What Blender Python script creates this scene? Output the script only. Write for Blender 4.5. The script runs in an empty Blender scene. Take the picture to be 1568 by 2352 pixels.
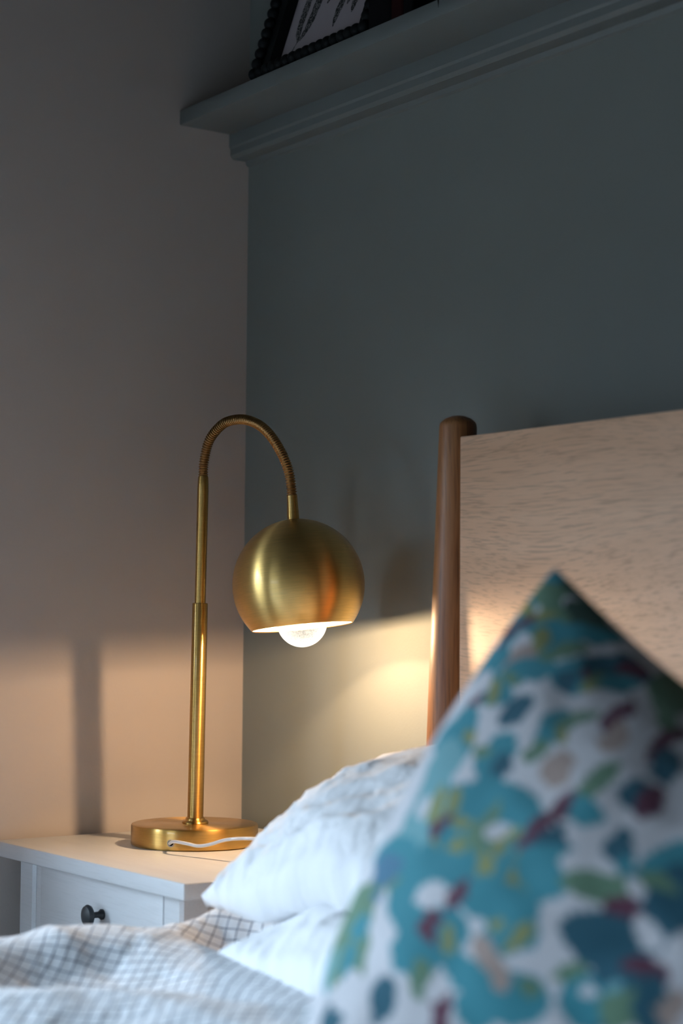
import bpy, bmesh, math, random
from mathutils import Vector, Matrix, noise
sc = bpy.context.scene
C = sc.collection
PI = math.pi

# ---------------------------------------------------------------- camera
CAM = Vector((2.09221, -1.34024, 0.963766))
cd = bpy.data.cameras.new('camera'); cam = bpy.data.objects.new('camera', cd); C.objects.link(cam)
rot = Matrix(((0.583148, 0.045107, 0.811113), (0.812328, -0.041971, -0.581688), (0.007805, 0.9981, -0.061118)))
cam.matrix_world = Matrix.Translation(CAM) @ rot.to_4x4()
cd.sensor_fit = 'VERTICAL'; cd.sensor_height = 36.0; cd.lens = 4240.999 / 2352 * 36.0
cd.clip_start = 0.05
cd.dof.use_dof = True; cd.dof.focus_distance = 2.17; cd.dof.aperture_fstop = 3.6; cd.dof.aperture_blades = 9
sc.camera = cam

# ---------------------------------------------------------------- world / daylight
SKY = 27.0
BULB_W = 19.0
w = bpy.data.worlds.new('sky'); sc.world = w; w.use_nodes = True
wn = w.node_tree; wn.nodes.clear()
wo = wn.nodes.new('ShaderNodeOutputWorld'); bg = wn.nodes.new('ShaderNodeBackground')
tc = wn.nodes.new('ShaderNodeTexCoord'); sx = wn.nodes.new('ShaderNodeSeparateXYZ'); cr = wn.nodes.new('ShaderNodeValToRGB')
wn.links.new(tc.outputs['Generated'], sx.inputs[0]); wn.links.new(sx.outputs['Z'], cr.inputs[0])
wn.links.new(cr.outputs[0], bg.inputs[0]); wn.links.new(bg.outputs[0], wo.inputs[0])
e = cr.color_ramp.elements
e[0].position = 0.0; e[0].color = (0.03, 0.034, 0.036, 1)
e[1].position = 0.03; e[1].color = (0.10, 0.13, 0.17, 1)
for pos, col in ((0.30, (0.64, 0.82, 1.0, 1)), (1.0, (0.56, 0.78, 1.0, 1))):
    k = e.new(pos); k.color = col
bg.inputs[1].default_value = SKY

def area(name, loc, rotm, sx_, sy_, energy, col, portal=False):
    ld = bpy.data.lights.new(name, 'AREA'); ld.shape = 'RECTANGLE'; ld.size = sx_; ld.size_y = sy_
    ld.energy = energy; ld.color = col
    if portal: ld.cycles.is_portal = True
    o = bpy.data.objects.new(name, ld); C.objects.link(o); o.location = loc; o.rotation_euler = rotm
    return o
RYW = -3.8
WY0, WY1, WZ0, WZ1 = -2.90, -0.95, 0.80, 1.46
VX0, VX1, VZ0, VZ1 = 0.70, 1.80, 0.60, 1.40
area('added_window_portal', ((VX0+VX1)/2, RYW-0.12, (VZ0+VZ1)/2), (PI/2, 0, 0), VX1-VX0, VZ1-VZ0, 1, (1, 1, 1), portal=True)  # portal of the unseen far window, added to brighten the bed side
area('window_daylight', (-0.17, (WY0+WY1)/2, (WZ0+WZ1)/2), (0, -PI/2, 0), WZ1-WZ0, WY1-WY0, 1, (1, 1, 1), portal=True)

vs = sc.view_settings
vs.view_transform = 'Standard'; vs.look = 'None'; vs.exposure = 0.27; vs.gamma = 1.0; vs.use_curve_mapping = False
sc.cycles.use_denoising = True
sc.cycles.max_bounces = 10; sc.cycles.diffuse_bounces = 6; sc.cycles.transparent_max_bounces = 12
sc.cycles.sample_clamp_indirect = 6.0
sc.cycles.caustics_reflective = True; sc.cycles.blur_glossy = 0.5

# ---------------------------------------------------------------- material helpers
def new_mat(name):
    m = bpy.data.materials.new(name); m.use_nodes = True
    nt = m.node_tree; b = nt.nodes['Principled BSDF']
    return m, nt, b
def N(nt, t, **kw):
    n = nt.nodes.new(t)
    for k_, v in kw.items(): setattr(n, k_, v)
    return n
def ramp(nt, fac, stops):
    r = N(nt, 'ShaderNodeValToRGB'); el = r.color_ramp.elements
    el[0].position = stops[0][0]; el[0].color = (*stops[0][1], 1)
    el[1].position = stops[-1][0]; el[1].color = (*stops[-1][1], 1)
    for p_, c_ in stops[1:-1]:
        q = el.new(p_); q.color = (*c_, 1)
    nt.links.new(fac, r.inputs[0]); return r.outputs[0]
def noise_tex(nt, vec, scale, detail=3, rough=0.5, dist=0.0):
    n = N(nt, 'ShaderNodeTexNoise'); n.inputs['Scale'].default_value = scale
    n.inputs['Detail'].default_value = detail; n.inputs['Roughness'].default_value = rough
    n.inputs['Distortion'].default_value = dist
    if vec: nt.links.new(vec, n.inputs['Vector'])
    return n.outputs['Fac']
def mapped(nt, scale=(1, 1, 1), rot_=(0, 0, 0), out='Object', loc=(0, 0, 0)):
    t = N(nt, 'ShaderNodeTexCoord'); m = N(nt, 'ShaderNodeMapping')
    m.inputs['Scale'].default_value = scale; m.inputs['Rotation'].default_value = rot_; m.inputs['Location'].default_value = loc
    nt.links.new(t.outputs[out], m.inputs[0]); return m.outputs[0]
def bump(nt, b, h, strength, dist=0.001):
    n = N(nt, 'ShaderNodeBump'); n.inputs['Strength'].default_value = strength; n.inputs['Distance'].default_value = dist
    nt.links.new(h, n.inputs['Height']); nt.links.new(n.outputs[0], b.inputs['Normal'])
def plain(name, col, rough=0.5, **kw):
    m, nt, b = new_mat(name)
    b.inputs['Base Color'].default_value = (*col, 1); b.inputs['Roughness'].default_value = rough
    for k_, v in kw.items(): b.inputs[k_.replace('_', ' ')].default_value = v
    return m
def paint(name, col, var=0.05, rough=0.85, bs=0.25):
    m, nt, b = new_mat(name)
    v = mapped(nt)
    f = noise_tex(nt, v, 2.5, 4)
    c = ramp(nt, f, [(0.3, tuple(x*(1-var) for x in col)), (0.7, tuple(x*(1+var) for x in col))])
    nt.links.new(c, b.inputs['Base Color']); b.inputs['Roughness'].default_value = rough
    bump(nt, b, noise_tex(nt, v, 260, 3), bs, 0.0006)
    return m

M = {}
M['white_wall'] = paint('white_wall', (0.50, 0.44, 0.40))
M['green_wall'] = paint('green_wall', (0.200, 0.218, 0.205), 0.03, 0.75)
M['dark_wall'] = paint('far_wall', (0.26, 0.23, 0.20))
M['right_wall'] = paint('right_wall', (0.42, 0.37, 0.31))
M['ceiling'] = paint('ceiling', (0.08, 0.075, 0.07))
M['shelf_paint'] = paint('shelf_paint', (0.155, 0.175, 0.173), 0.03, 0.45, 0.15)
M['carpet'] = paint('carpet', (0.07, 0.055, 0.045), 0.2, 1.0, 0.8)

def brass(name, tint=(0.69, 0.42, 0.115), rough=0.37, aniso=0.85, coat=0.35):
    m, nt, b = new_mat(name)
    v = mapped(nt, (40, 40, 900))
    f = noise_tex(nt, v, 1.0, 4, 0.6)
    c = ramp(nt, f, [(0.3, tuple(x*0.9 for x in tint)), (0.7, tuple(min(1, x*1.06) for x in tint))])
    nt.links.new(c, b.inputs['Base Color'])
    b.inputs['Metallic'].default_value = 1.0; b.inputs['Roughness'].default_value = rough
    b.inputs['Anisotropic'].default_value = aniso; b.inputs['Anisotropic Rotation'].default_value = 0.25
    b.inputs['Coat Weight'].default_value = coat; b.inputs['Coat Roughness'].default_value = 0.06
    t = N(nt, 'ShaderNodeTangent'); t.direction_type = 'RADIAL'; t.axis = 'Z'
    nt.links.new(t.outputs[0], b.inputs['Tangent'])
    bump(nt, b, f, 0.08, 0.0003)
    return m
M['brass'] = brass('brushed_brass_dimmed', (0.56, 0.335, 0.095))  # same metal as the lamp shade, tinted darker to dim base and pole
M['brass_brightened'] = brass('brushed_brass_brightened', (0.78, 0.51, 0.17))  # same metal as the base, extra brightness put into a paler tint
M['brass_neck'] = brass('antique_brass', (0.40, 0.225, 0.085), 0.34, 0.0, 0.1)

def wood(name, dark, mid, light, axis='x', rough=0.45, coat=0.15, pore=1.0, warp=0.05, pscale=1.0):
    # grain runs along the given axis; the figure bends slowly across it
    m, nt, b = new_mat(name)
    ax_long = 0 if axis == 'x' else 2
    t = N(nt, 'ShaderNodeTexCoord')
    mw = N(nt, 'ShaderNodeMapping'); mw.inputs['Scale'].default_value = (2.2, 5, 5) if axis == 'x' else (14, 14, 3.0)
    nt.links.new(t.outputs['Object'], mw.inputs[0])
    w_ = noise_tex(nt, mw.outputs[0], 1.0, 1)
    cx = N(nt, 'ShaderNodeCombineXYZ')
    for i in range(3):
        if i != ax_long: nt.links.new(w_, cx.inputs[i])
    wv = N(nt, 'ShaderNodeVectorMath', operation='MULTIPLY_ADD'); wv.inputs[1].default_value = (warp*2,)*3
    nt.links.new(cx.outputs[0], wv.inputs[0]); nt.links.new(t.outputs['Object'], wv.inputs[2])
    def stretched(long_, across, detail, rough_=0.5):
        mp = N(nt, 'ShaderNodeMapping'); mp.inputs['Scale'].default_value = tuple(long_ if i == ax_long else across for i in range(3))
        nt.links.new(wv.outputs[0], mp.inputs[0]); return noise_tex(nt, mp.outputs[0], 1.0, detail, rough_)
    col = ramp(nt, stretched(1.3, 26, 4, 0.6), [(0.30, dark), (0.5, mid), (0.70, light)])
    p = stretched(20*pscale, 560*pscale, 2, 0.55)
    pr = ramp(nt, p, [(0.34, (1-0.42*pore,)*3), (0.50, (1, 1, 1))])
    mx = N(nt, 'ShaderNodeMix', data_type='RGBA', blend_type='MULTIPLY'); mx.inputs[0].default_value = 1.0
    nt.links.new(col, mx.inputs[6]); nt.links.new(pr, mx.inputs[7]); nt.links.new(mx.outputs[2], b.inputs['Base Color'])
    b.inputs['Roughness'].default_value = rough; b.inputs['Coat Weight'].default_value = coat; b.inputs['Coat Roughness'].default_value = 0.25
    bump(nt, b, pr, 0.25, 0.0004)
    return m
M['oak_panel'] = wood('oak_panel', (0.63, 0.38, 0.23), (0.70, 0.43, 0.27), (0.76, 0.485, 0.315), 'x', 0.5, 0.05, 0.66, 0.035)
M['oak_post'] = wood('oak_post', (0.16, 0.050, 0.014), (0.31, 0.120, 0.037), (0.43, 0.20, 0.075), 'z', 0.5, 0.06, 0.9, 0.012, 0.8)
M['white_wood'] = wood('white_stained_wood', (0.56, 0.565, 0.58), (0.59, 0.60, 0.61), (0.61, 0.62, 0.635), 'x', 0.42, 0.1, 0.12, 0.02)

def linen(name, col, weave=1.0):
    m, nt, b = new_mat(name)
    v = mapped(nt, out='UV')
    f = noise_tex(nt, v, 9, 3)
    c = ramp(nt, f, [(0.3, tuple(x*0.97 for x in col)), (0.7, col)])
    nt.links.new(c, b.inputs['Base Color']); b.inputs['Roughness'].default_value = 0.9
    b.inputs['Sheen Weight'].default_value = 0.15; b.inputs['Sheen Roughness'].default_value = 0.5
    h = noise_tex(nt, mapped(nt, (1, 1, 1), out='UV'), 900, 2)
    # soft crumple of washed cotton under the fine weave
    cr1 = noise_tex(nt, v, 22, 3, 0.55, 0.8); cr2 = noise_tex(nt, v, 70, 2, 0.5, 0.4)
    ma = N(nt, 'ShaderNodeMath', operation='MULTIPLY_ADD'); nt.links.new(cr2, ma.inputs[0]); ma.inputs[1].default_value = 0.22; nt.links.new(cr1, ma.inputs[2])
    mb = N(nt, 'ShaderNodeMath', operation='MULTIPLY_ADD'); nt.links.new(h, mb.inputs[0]); mb.inputs[1].default_value = 0.02; nt.links.new(ma.outputs[0], mb.inputs[2])
    bump(nt, b, mb.outputs[0], 0.55*weave, 0.010)
    return m, nt, b
M['white_linen'] = linen('white_linen', (0.78, 0.785, 0.80))[0]

def checked():
    m, nt, b = linen('windowpane_check_cotton', (0.82, 0.84, 0.87), 0.8)
    v = mapped(nt, (1, 1, 1), (0, 0, math.radians(46)), 'UV')
    sp = N(nt, 'ShaderNodeSeparateXYZ'); nt.links.new(v, sp.inputs[0])
    outs = []
    for i, cell in ((0, 0.0120), (1, 0.0120)):
        d = N(nt, 'ShaderNodeMath', operation='DIVIDE'); d.inputs[1].default_value = cell; nt.links.new(sp.outputs[i], d.inputs[0])
        fr = N(nt, 'ShaderNodeMath', operation='FRACT'); nt.links.new(d.outputs[0], fr.inputs[0])
        sb = N(nt, 'ShaderNodeMath', operation='SUBTRACT'); sb.inputs[1].default_value = 0.5; nt.links.new(fr.outputs[0], sb.inputs[0])
        ab = N(nt, 'ShaderNodeMath', operation='ABSOLUTE'); nt.links.new(sb.outputs[0], ab.inputs[0])
        lt = N(nt, 'ShaderNodeMath', operation='LESS_THAN'); lt.inputs[1].default_value = 0.05; nt.links.new(ab.outputs[0], lt.inputs[0])
        outs.append(lt.outputs[0])
    mxm = N(nt, 'ShaderNodeMath', operation='MAXIMUM'); nt.links.new(outs[0], mxm.inputs[0]); nt.links.new(outs[1], mxm.inputs[1])
    src = b.inputs['Base Color'].links[0].from_socket
    mix = N(nt, 'ShaderNodeMix', data_type='RGBA'); nt.links.new(mxm.outputs[0], mix.inputs[0]); nt.links.new(src, mix.inputs[6])
    mix.inputs[7].default_value = (0.10, 0.12, 0.18, 1); nt.links.new(mix.outputs[2], b.inputs['Base Color'])
    return m
M['check'] = checked()
M['black_knob'] = plain('black_metal', (0.022, 0.027, 0.032), 0.45)
M['beads'] = plain('dark_green_black_paint', (0.004, 0.006, 0.0065), 0.6, Specular_IOR_Level=0.2)
M['black'] = plain('black_cloth', (0.003, 0.003, 0.0035), 0.9, Specular_IOR_Level=0.15)
M['dark_red'] = plain('dark_red_cloth', (0.016, 0.002, 0.002), 0.9, Specular_IOR_Level=0.15)
M['pages'] = plain('paper_pages', (0.5, 0.46, 0.38), 0.9)
M['enamel'] = plain('white_enamel', (0.85, 0.83, 0.80), 0.4)
M['socket'] = plain('black_socket', (0.03, 0.03, 0.03), 0.5)
M['grommet'] = plain('grey_rubber', (0.35, 0.33, 0.30), 0.5)
M['hole_shade'] = plain('painted_hole_shade', (0.004, 0.004, 0.004), 0.9)  # near-black colour painting the shade inside the cable opening
M['cable'] = plain('clear_plastic_cable', (0.60, 0.60, 0.62), 0.25, Coat_Weight=0.6, Subsurface_Weight=0.0)
M['white_paint'] = plain('white_gloss_paint', (0.7, 0.7, 0.7), 0.4)

def print_mat():
    m, nt, b = new_mat('botanical_ink')
    f = noise_tex(nt, mapped(nt), 420, 2)
    c = ramp(nt, f, [(0.45, (0.02, 0.022, 0.022)), (0.62, (0.24, 0.23, 0.23))])
    nt.links.new(c, b.inputs['Base Color']); b.inputs['Roughness'].default_value = 0.9
    return m
M['ink'] = print_mat()
M['paper'] = plain('mauve_white_paper', (0.42, 0.37, 0.39), 0.9)

# ---------------------------------------------------------------- mesh helpers
def finish(name, bm, mats, parent=None, smooth=True, sharp=35):
    me = bpy.data.meshes.new(name)
    bmesh.ops.recalc_face_normals(bm, faces=bm.faces)
    bm.to_mesh(me); bm.free()
    if not isinstance(mats, (list, tuple)): mats = [mats]
    for x in mats: me.materials.append(x)
    if smooth:
        me.shade_smooth()
        try: me.set_sharp_from_angle(angle=math.radians(sharp))
        except Exception: pass
    o = bpy.data.objects.new(name, me); C.objects.link(o)
    if parent:
        o.parent = parent
        o.matrix_parent_inverse = Matrix.Identity(4)
        if parent.name in OFF: me.transform(Matrix.Translation(-OFF[parent.name]))
    return o
OFF = {}
def thing(name, label, cat, loc=(0, 0, 0), group=None):
    o = bpy.data.objects.new(name, None); C.objects.link(o); o.location = loc; o.empty_display_size = 0.05
    o['label'] = label; o['category'] = cat
    if group: o['group'] = group
    OFF[o.name] = Vector(loc)
    return o
def recenter(o, loc):
    loc = Vector(loc); o.data.transform(Matrix.Translation(-loc)); o.location = loc
def tag(o, label, cat, group=None):
    o['label'] = label; o['category'] = cat
    if group: o['group'] = group
def add_box(bm, x0, x1, y0, y1, z0, z1, bev=0.0, seg=2, mat=0, skip_bevel=None):
    r = bmesh.ops.create_cube(bm, size=1.0)
    vs_ = r['verts']
    for v in vs_:
        v.co = Vector(((x0+x1)/2 + v.co.x*(x1-x0), (y0+y1)/2 + v.co.y*(y1-y0), (z0+z1)/2 + v.co.z*(z1-z0)))
    fs = set(f for v in vs_ for f in v.link_faces)
    for f in fs: f.material_index = mat
    if bev > 0:
        es = list(set(e_ for v in vs_ for e_ in v.link_edges))
        bmesh.ops.bevel(bm, geom=es, offset=bev, segments=seg, affect='EDGES', profile=0.5)
def box(name, x0, x1, y0, y1, z0, z1, mat, parent=None, bev=0.0, seg=2):
    bm = bmesh.new(); add_box(bm, x0, x1, y0, y1, z0, z1, bev, seg); return finish(name, bm, mat, parent)
def struct(o): o['kind'] = 'structure'; return o

def catmull(pts, n):
    P = [Vector(p) for p in pts]; out = []
    ext = [2*P[0]-P[1]] + P + [2*P[-1]-P[-2]]
    for i in range(len(P)-1):
        a, b_, c, d = ext[i:i+4]
        for k_ in range(n):
            t = k_/n
            out.append(0.5*((2*b_) + (c-a)*t + (2*a-5*b_+4*c-d)*t*t + (3*b_-a-3*c+d)*t**3))
    out.append(P[-1]); return out
def resample(pts, n):
    L = [0.0]
    for a, b_ in zip(pts, pts[1:]): L.append(L[-1] + (b_-a).length)
    out = []; j = 0
    for i in range(n):
        s = L[-1]*i/(n-1)
        while j < len(pts)-2 and L[j+1] < s: j += 1
        t = (s-L[j])/max(1e-9, L[j+1]-L[j]); out.append(pts[j].lerp(pts[j+1], t))
    return out, L[-1]
def tube(bm, pts, rad, seg=24, caps=True):
    """pts list of vectors, rad function(i) or float."""
    n = len(pts); rings = []
    up = Vector((0.3, 0.9, 0.1)).normalized(); prev = None
    for i, p in enumerate(pts):
        t = (pts[min(n-1, i+1)] - pts[max(0, i-1)]).normalized()
        if prev is None: a = t.cross(up).normalized()
        else: a = (prev - t*prev.dot(t)).normalized()
        prev = a; b_ = t.cross(a)
        r = rad(i) if callable(rad) else rad
        rings.append([bm.verts.new(p + (a*math.cos(2*PI*k_/seg) + b_*math.sin(2*PI*k_/seg))*r) for k_ in range(seg)])
    for A, B in zip(rings, rings[1:]):
        for k_ in range(seg):
            bm.faces.new((A[k_], A[(k_+1) % seg], B[(k_+1) % seg], B[k_]))
    if caps:
        bm.faces.new(rings[0][::-1]); bm.faces.new(rings[-1])
def lathe(bm, prof, seg=96, mat=0, mtx=None):
    """prof list of (r, z); r==0 closes with a pole"""
    rings = []
    for r, z in prof:
        if r < 1e-6: rings.append([bm.verts.new((0, 0, z))])
        else: rings.append([bm.verts.new((r*math.cos(2*PI*k_/seg), r*math.sin(2*PI*k_/seg), z)) for k_ in range(seg)])
    fs = []
    for A, B in zip(rings, rings[1:]):
        for k_ in range(seg):
            q = (k_+1) % seg
            if len(A) == 1 and len(B) == 1: continue
            if len(A) == 1: f = bm.faces.new((A[0], B[q], B[k_]))
            elif len(B) == 1: f = bm.faces.new((A[k_], A[q], B[0]))
            else: f = bm.faces.new((A[k_], A[q], B[q], B[k_]))
            f.material_index = mat; fs.append(f)
    if mtx:
        for v in set(v for R_ in rings for v in R_): v.co = mtx @ v.co
    return fs
def axis_matrix(origin, zdir):
    z = Vector(zdir).normalized(); x = Vector((1, 0, 0)); x = (x - z*x.dot(z)).normalized(); y = z.cross(x)
    return Matrix.Translation(Vector(origin)) @ Matrix((x, y, z)).transposed().to_4x4()
def place_local(o, mtx, parent):
    """object built around its own z axis, put in the world under parent (an Empty with no rotation)"""
    o.parent = parent; o.matrix_parent_inverse = Matrix.Identity(4)
    o.matrix_local = Matrix.Translation(-OFF[parent.name]) @ mtx

# ---------------------------------------------------------------- room
RX, RY, RZ = 3.6, -3.8, 2.45
struct(box('floor', -0.15, RX+0.1, RY-0.1, 0.1, -0.1, 0, M['carpet']))
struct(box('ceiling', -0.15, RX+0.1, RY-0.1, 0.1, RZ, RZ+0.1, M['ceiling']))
struct(box('wall_back', 0.0, RX+0.1, 0, 0.1, 0, RZ, M['green_wall']))
struct(box('wall_right', RX, RX+0.1, RY, 0, 0, RZ, M['right_wall']))
bm = bmesh.new()
add_box(bm, -0.15, VX0, RY-0.1, RY, 0, RZ); add_box(bm, VX1, RX+0.1, RY-0.1, RY, 0, RZ)
add_box(bm, VX0, VX1, RY-0.1, RY, 0, VZ0); add_box(bm, VX0, VX1, RY-0.1, RY, VZ1, RZ)
struct(finish('wall_front', bm, M['dark_wall'], smooth=False))
bm = bmesh.new()
add_box(bm, -0.15, 0, WY1, 0.1, 0, RZ); add_box(bm, -0.15, 0, RY, WY0, 0, RZ)
add_box(bm, -0.15, 0, WY0, WY1, 0, WZ0); add_box(bm, -0.15, 0, WY0, WY1, WZ1, RZ)
struct(finish('wall_left', bm, M['white_wall'], smooth=False))
# window (out of frame, lights the room and shows in the brass)
m, nt, b = new_mat('window_glass'); nt.nodes.remove(b)
out = nt.nodes['Material Output']; mixs = N(nt, 'ShaderNodeMixShader'); tr = N(nt, 'ShaderNodeBsdfTransparent'); gl = N(nt, 'ShaderNodeBsdfGlossy')
gl.inputs['Roughness'].default_value = 0.02; mixs.inputs[0].default_value = 0.06
nt.links.new(tr.outputs[0], mixs.inputs[1]); nt.links.new(gl.outputs[0], mixs.inputs[2]); nt.links.new(mixs.outputs[0], out.inputs[0])
M['glass_pane'] = m
bm = bmesh.new(); fw = 0.06
add_box(bm, -0.11, -0.06, WY0, WY0+fw, WZ0, WZ1); add_box(bm, -0.11, -0.06, WY1-fw, WY1, WZ0, WZ1)
add_box(bm, -0.11, -0.06, WY0, WY1, WZ0, WZ0+fw); add_box(bm, -0.11, -0.06, WY0, WY1, WZ1-fw, WZ1)
mc = (WY0+WY1)/2; add_box(bm, -0.105, -0.065, mc-0.025, mc+0.025, WZ0, WZ1)
wf = struct(finish('window_1', bm, M['white_paint'], smooth=False))
wg = box('window_pane', -0.087, -0.083, WY0+0.02, WY1-0.02, WZ0+0.02, WZ1-0.02, M['glass_pane'], wf)
ws = box('window_sill', -0.06, 0.03, WY0-0.03, WY1+0.03, WZ0-0.025, WZ0, M['white_paint'], wf, 0.004)
bm = bmesh.new()  # unseen second window, added to throw light on cushion and headboard
add_box(bm, VX0, VX0+fw, RY-0.08, RY-0.03, VZ0, VZ1); add_box(bm, VX1-fw, VX1, RY-0.08, RY-0.03, VZ0, VZ1)
add_box(bm, VX0, VX1, RY-0.08, RY-0.03, VZ0, VZ0+fw); add_box(bm, VX0, VX1, RY-0.08, RY-0.03, VZ1-fw, VZ1)
wf2 = struct(finish('added_window', bm, M['white_paint'], smooth=False))
box('window_pane', VX0+0.02, VX1-0.02, RY-0.057, RY-0.053, VZ0+0.02, VZ1-0.02, M['glass_pane'], wf2)
struct(box('baseboard_back', 0.0, RX, -0.014, 0, 0, 0.10, M['white_paint'], None, 0.004))
struct(box('baseboard_left', 0.0, 0.014, RY, -0.014, 0, 0.10, M['white_paint'], None, 0.004))

# ---------------------------------------------------------------- picture ledge on the back wall
shelf = thing('wall_shelf', 'grey-green painted ledge shelf high on the green wall above the bed', 'shelf', (1.2, 0, 1.6))
box('shelf_board', 0.001, 2.4, -0.110, -0.0, 1.6245, 1.6445, M['shelf_paint'], shelf, 0.0015)
bm = bmesh.new()
prof = [(0, 1.6245), (-0.032, 1.6245), (-0.032, 1.6075), (-0.030, 1.6045), (-0.030, 1.596), (-0.026, 1.5915), (0, 1.5915)]
vv = [[bm.verts.new((x, y, z)) for y, z in prof] for x in (0.001, 2.4)]
for i in range(len(prof)):
    j = (i+1) % len(prof); bm.faces.new((vv[0][i], vv[0][j], vv[1][j], vv[1][i]))
bm.faces.new(vv[0]); bm.faces.new(vv[1][::-1])
finish('support_rail', bm, M['shelf_paint'], shelf, sharp=20)
bm = bmesh.new()
prof = [(0, 1.5915), (-0.006, 1.5915), (-0.004, 1.586), (0, 1.584)]
vv = [[bm.verts.new((x, y, z)) for y, z in prof] for x in (0.001, 2.4)]
for i in range(len(prof)):
    j = (i+1) % len(prof); bm.faces.new((vv[0][i], vv[0][j], vv[1][j], vv[1][i]))
bm.faces.new(vv[0]); bm.faces.new(vv[1][::-1])
finish('caulk_bead', bm, M['shelf_paint'], shelf)

# bobbin picture frame leaning back
FW, FH, LEAN = 0.262, 0.305, math.radians(18.2)
frame = thing('picture_frame', 'dark bobbin-edged picture frame with a fern print, leaning at the left shelf end', 'picture frame', (0.158, -0.0925, 1.6445))
fm = Matrix.Rotation(-LEAN, 4, 'X')     # local x right, z up along the leaning face, -y out of the face
def fput(name, bm, mats, parent=None, **kw):
    o = finish(name, bm, mats, None, **kw)
    o.parent = parent or frame
    if parent is None: o.matrix_local = fm
    return o
bm = bmesh.new()
R_, SP = 0.0080, 0.0146
nx = 16; nz = int(FH/SP)
def bead(cx, cz):
    bmesh.ops.create_uvsphere(bm, u_segments=20, v_segments=12, radius=R_, matrix=Matrix.Translation((cx, -0.0095, cz)))
for i in range(nx+1):
    for cz in (R_, R_+nz*SP): bead(R_+i*SP, cz)
for k_ in range(1, nz):
    for cx in (R_, R_+nx*SP): bead(cx, R_+k_*SP)
W2, H2 = 2*R_+nx*SP, 2*R_+nz*SP
fput('bobbin_edge', bm, M['beads'])
bm = bmesh.new()
def rail(x0, x1, z0, z1): add_box(bm, x0, x1, -0.006, 0.014, z0, z1, 0.0008, 1)
b0, b1 = 0.008, 0.030
rail(b0, W2-b0, b0, 0.0215); rail(b0, W2-b0, H2-b1, H2-b0); rail(b0, b1, b0, H2-b0); rail(W2-b1, W2-b0, b0, H2-b0)
fput('frame_rail', bm, M['beads'])
bm = bmesh.new(); add_box(bm, b0, W2-b0, 0.008, 0.011, b0, H2-b0, 0)
def leaf(pts, w0, w1, seed=0):
    """flat printed leaf along a path, widest in the upper part"""
    P = catmull([(x-0.032, 0, z+0.003) for x, z in pts], 8); n = len(P); L_ = []; Rr = []
    for i, p in enumerate(P):
        t = i/(n-1); d = (P[min(n-1, i+1)]-P[max(0, i-1)]).normalized(); s = Vector((d.z, 0, -d.x))
        wd = w0 + (w1-w0)*math.sin(min(1, t*1.15)*PI*0.9)
        wd *= 1 + 0.25*noise.noise(Vector((t*14, seed, 0)))
        L_.append(bm.verts.new((p + s*wd) + Vector((0, 0.0077, 0)))); Rr.append(bm.verts.new((p - s*wd) + Vector((0, 0.0077, 0))))
    for i in range(n-1):
        f = bm.faces.new((L_[i], L_[i+1], Rr[i+1], Rr[i])); f.material_index = 1
def leaves():
    leaf([(0.079, 0.022), (0.086, 0.036), (0.096, 0.052)], 0.0008, 0.0012)
    leaf([(0.094, 0.046), (0.088, 0.066), (0.090, 0.10), (0.095, 0.15), (0.092, 0.20)], 0.0025, 0.0075, 1)
    leaf([(0.096, 0.048), (0.108, 0.066), (0.116, 0.10), (0.124, 0.15), (0.128, 0.21)], 0.0025, 0.0085, 2)
    leaf([(0.138, 0.088), (0.145, 0.105), (0.148, 0.14), (0.146, 0.20)], 0.001, 0.009, 3)
    leaf([(0.168, 0.046), (0.170, 0.066), (0.178, 0.10), (0.186, 0.16)], 0.001, 0.007, 4)
    leaf([(0.187, 0.072), (0.191, 0.09), (0.198, 0.13)], 0.001, 0.006, 5)
    leaf([(0.203, 0.056), (0.204, 0.076), (0.212, 0.12)], 0.001, 0.006, 6)
leaves()
fput('fern_print', bm, [M['paper'], M['ink']], smooth=False)

# books on the shelf
def book(x0, x1, h, depth, mat, label, yf=-0.107):
    t = thing('book', label, 'book', ((x0+x1)/2, yf, 1.6445), 'upright books on the shelf')
    bm = bmesh.new(); zt = 1.6445
    add_box(bm, x0, x0+0.0025, yf, yf+depth, zt, zt+h, 0.0006, 1)
    add_box(bm, x1-0.0025, x1, yf, yf+depth, zt, zt+h, 0.0006, 1)
    add_box(bm, x0+0.001, x1-0.001, yf-0.0005, yf+0.002, zt, zt+h, 0.0006, 1)
    finish('cover', bm, mat, t)
    box('pages', x0+0.0028, x1-0.0028, yf+0.003, yf+depth-0.004, zt+0.003, zt+h-0.003, M['pages'], t)
book(0.4180, 0.4600, 0.22, 0.10, M['black'], 'thick black book standing right of the bobbin picture frame')
book(0.4610, 0.4825, 0.20, 0.10, M['dark_red'], 'dark red book standing between two black books')
book(0.4835, 0.5010, 0.23, 0.10, M['black'], 'thin black book at the right end of the book row')
# thin dark cord end hanging over the shelf edge
bm = bmesh.new()
tube(bm, [Vector(q) for q in ((0.552, -0.06, 1.647), (0.552, -0.09, 1.6475), (0.5525, -0.1095, 1.6470), (0.5525, -0.1125, 1.6440), (0.5525, -0.1122, 1.6400), (0.5522, -0.1117, 1.6335))],
     lambda i: (0.0009, 0.0009, 0.0009, 0.0009, 0.0007, 0.0001)[i], 10)
o = finish('hanging_cord', bm, M['black']); recenter(o, (0.552, -0.09, 1.6475)); tag(o, 'thin black cord tip hanging over the front edge of the wall shelf', 'cord')

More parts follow.
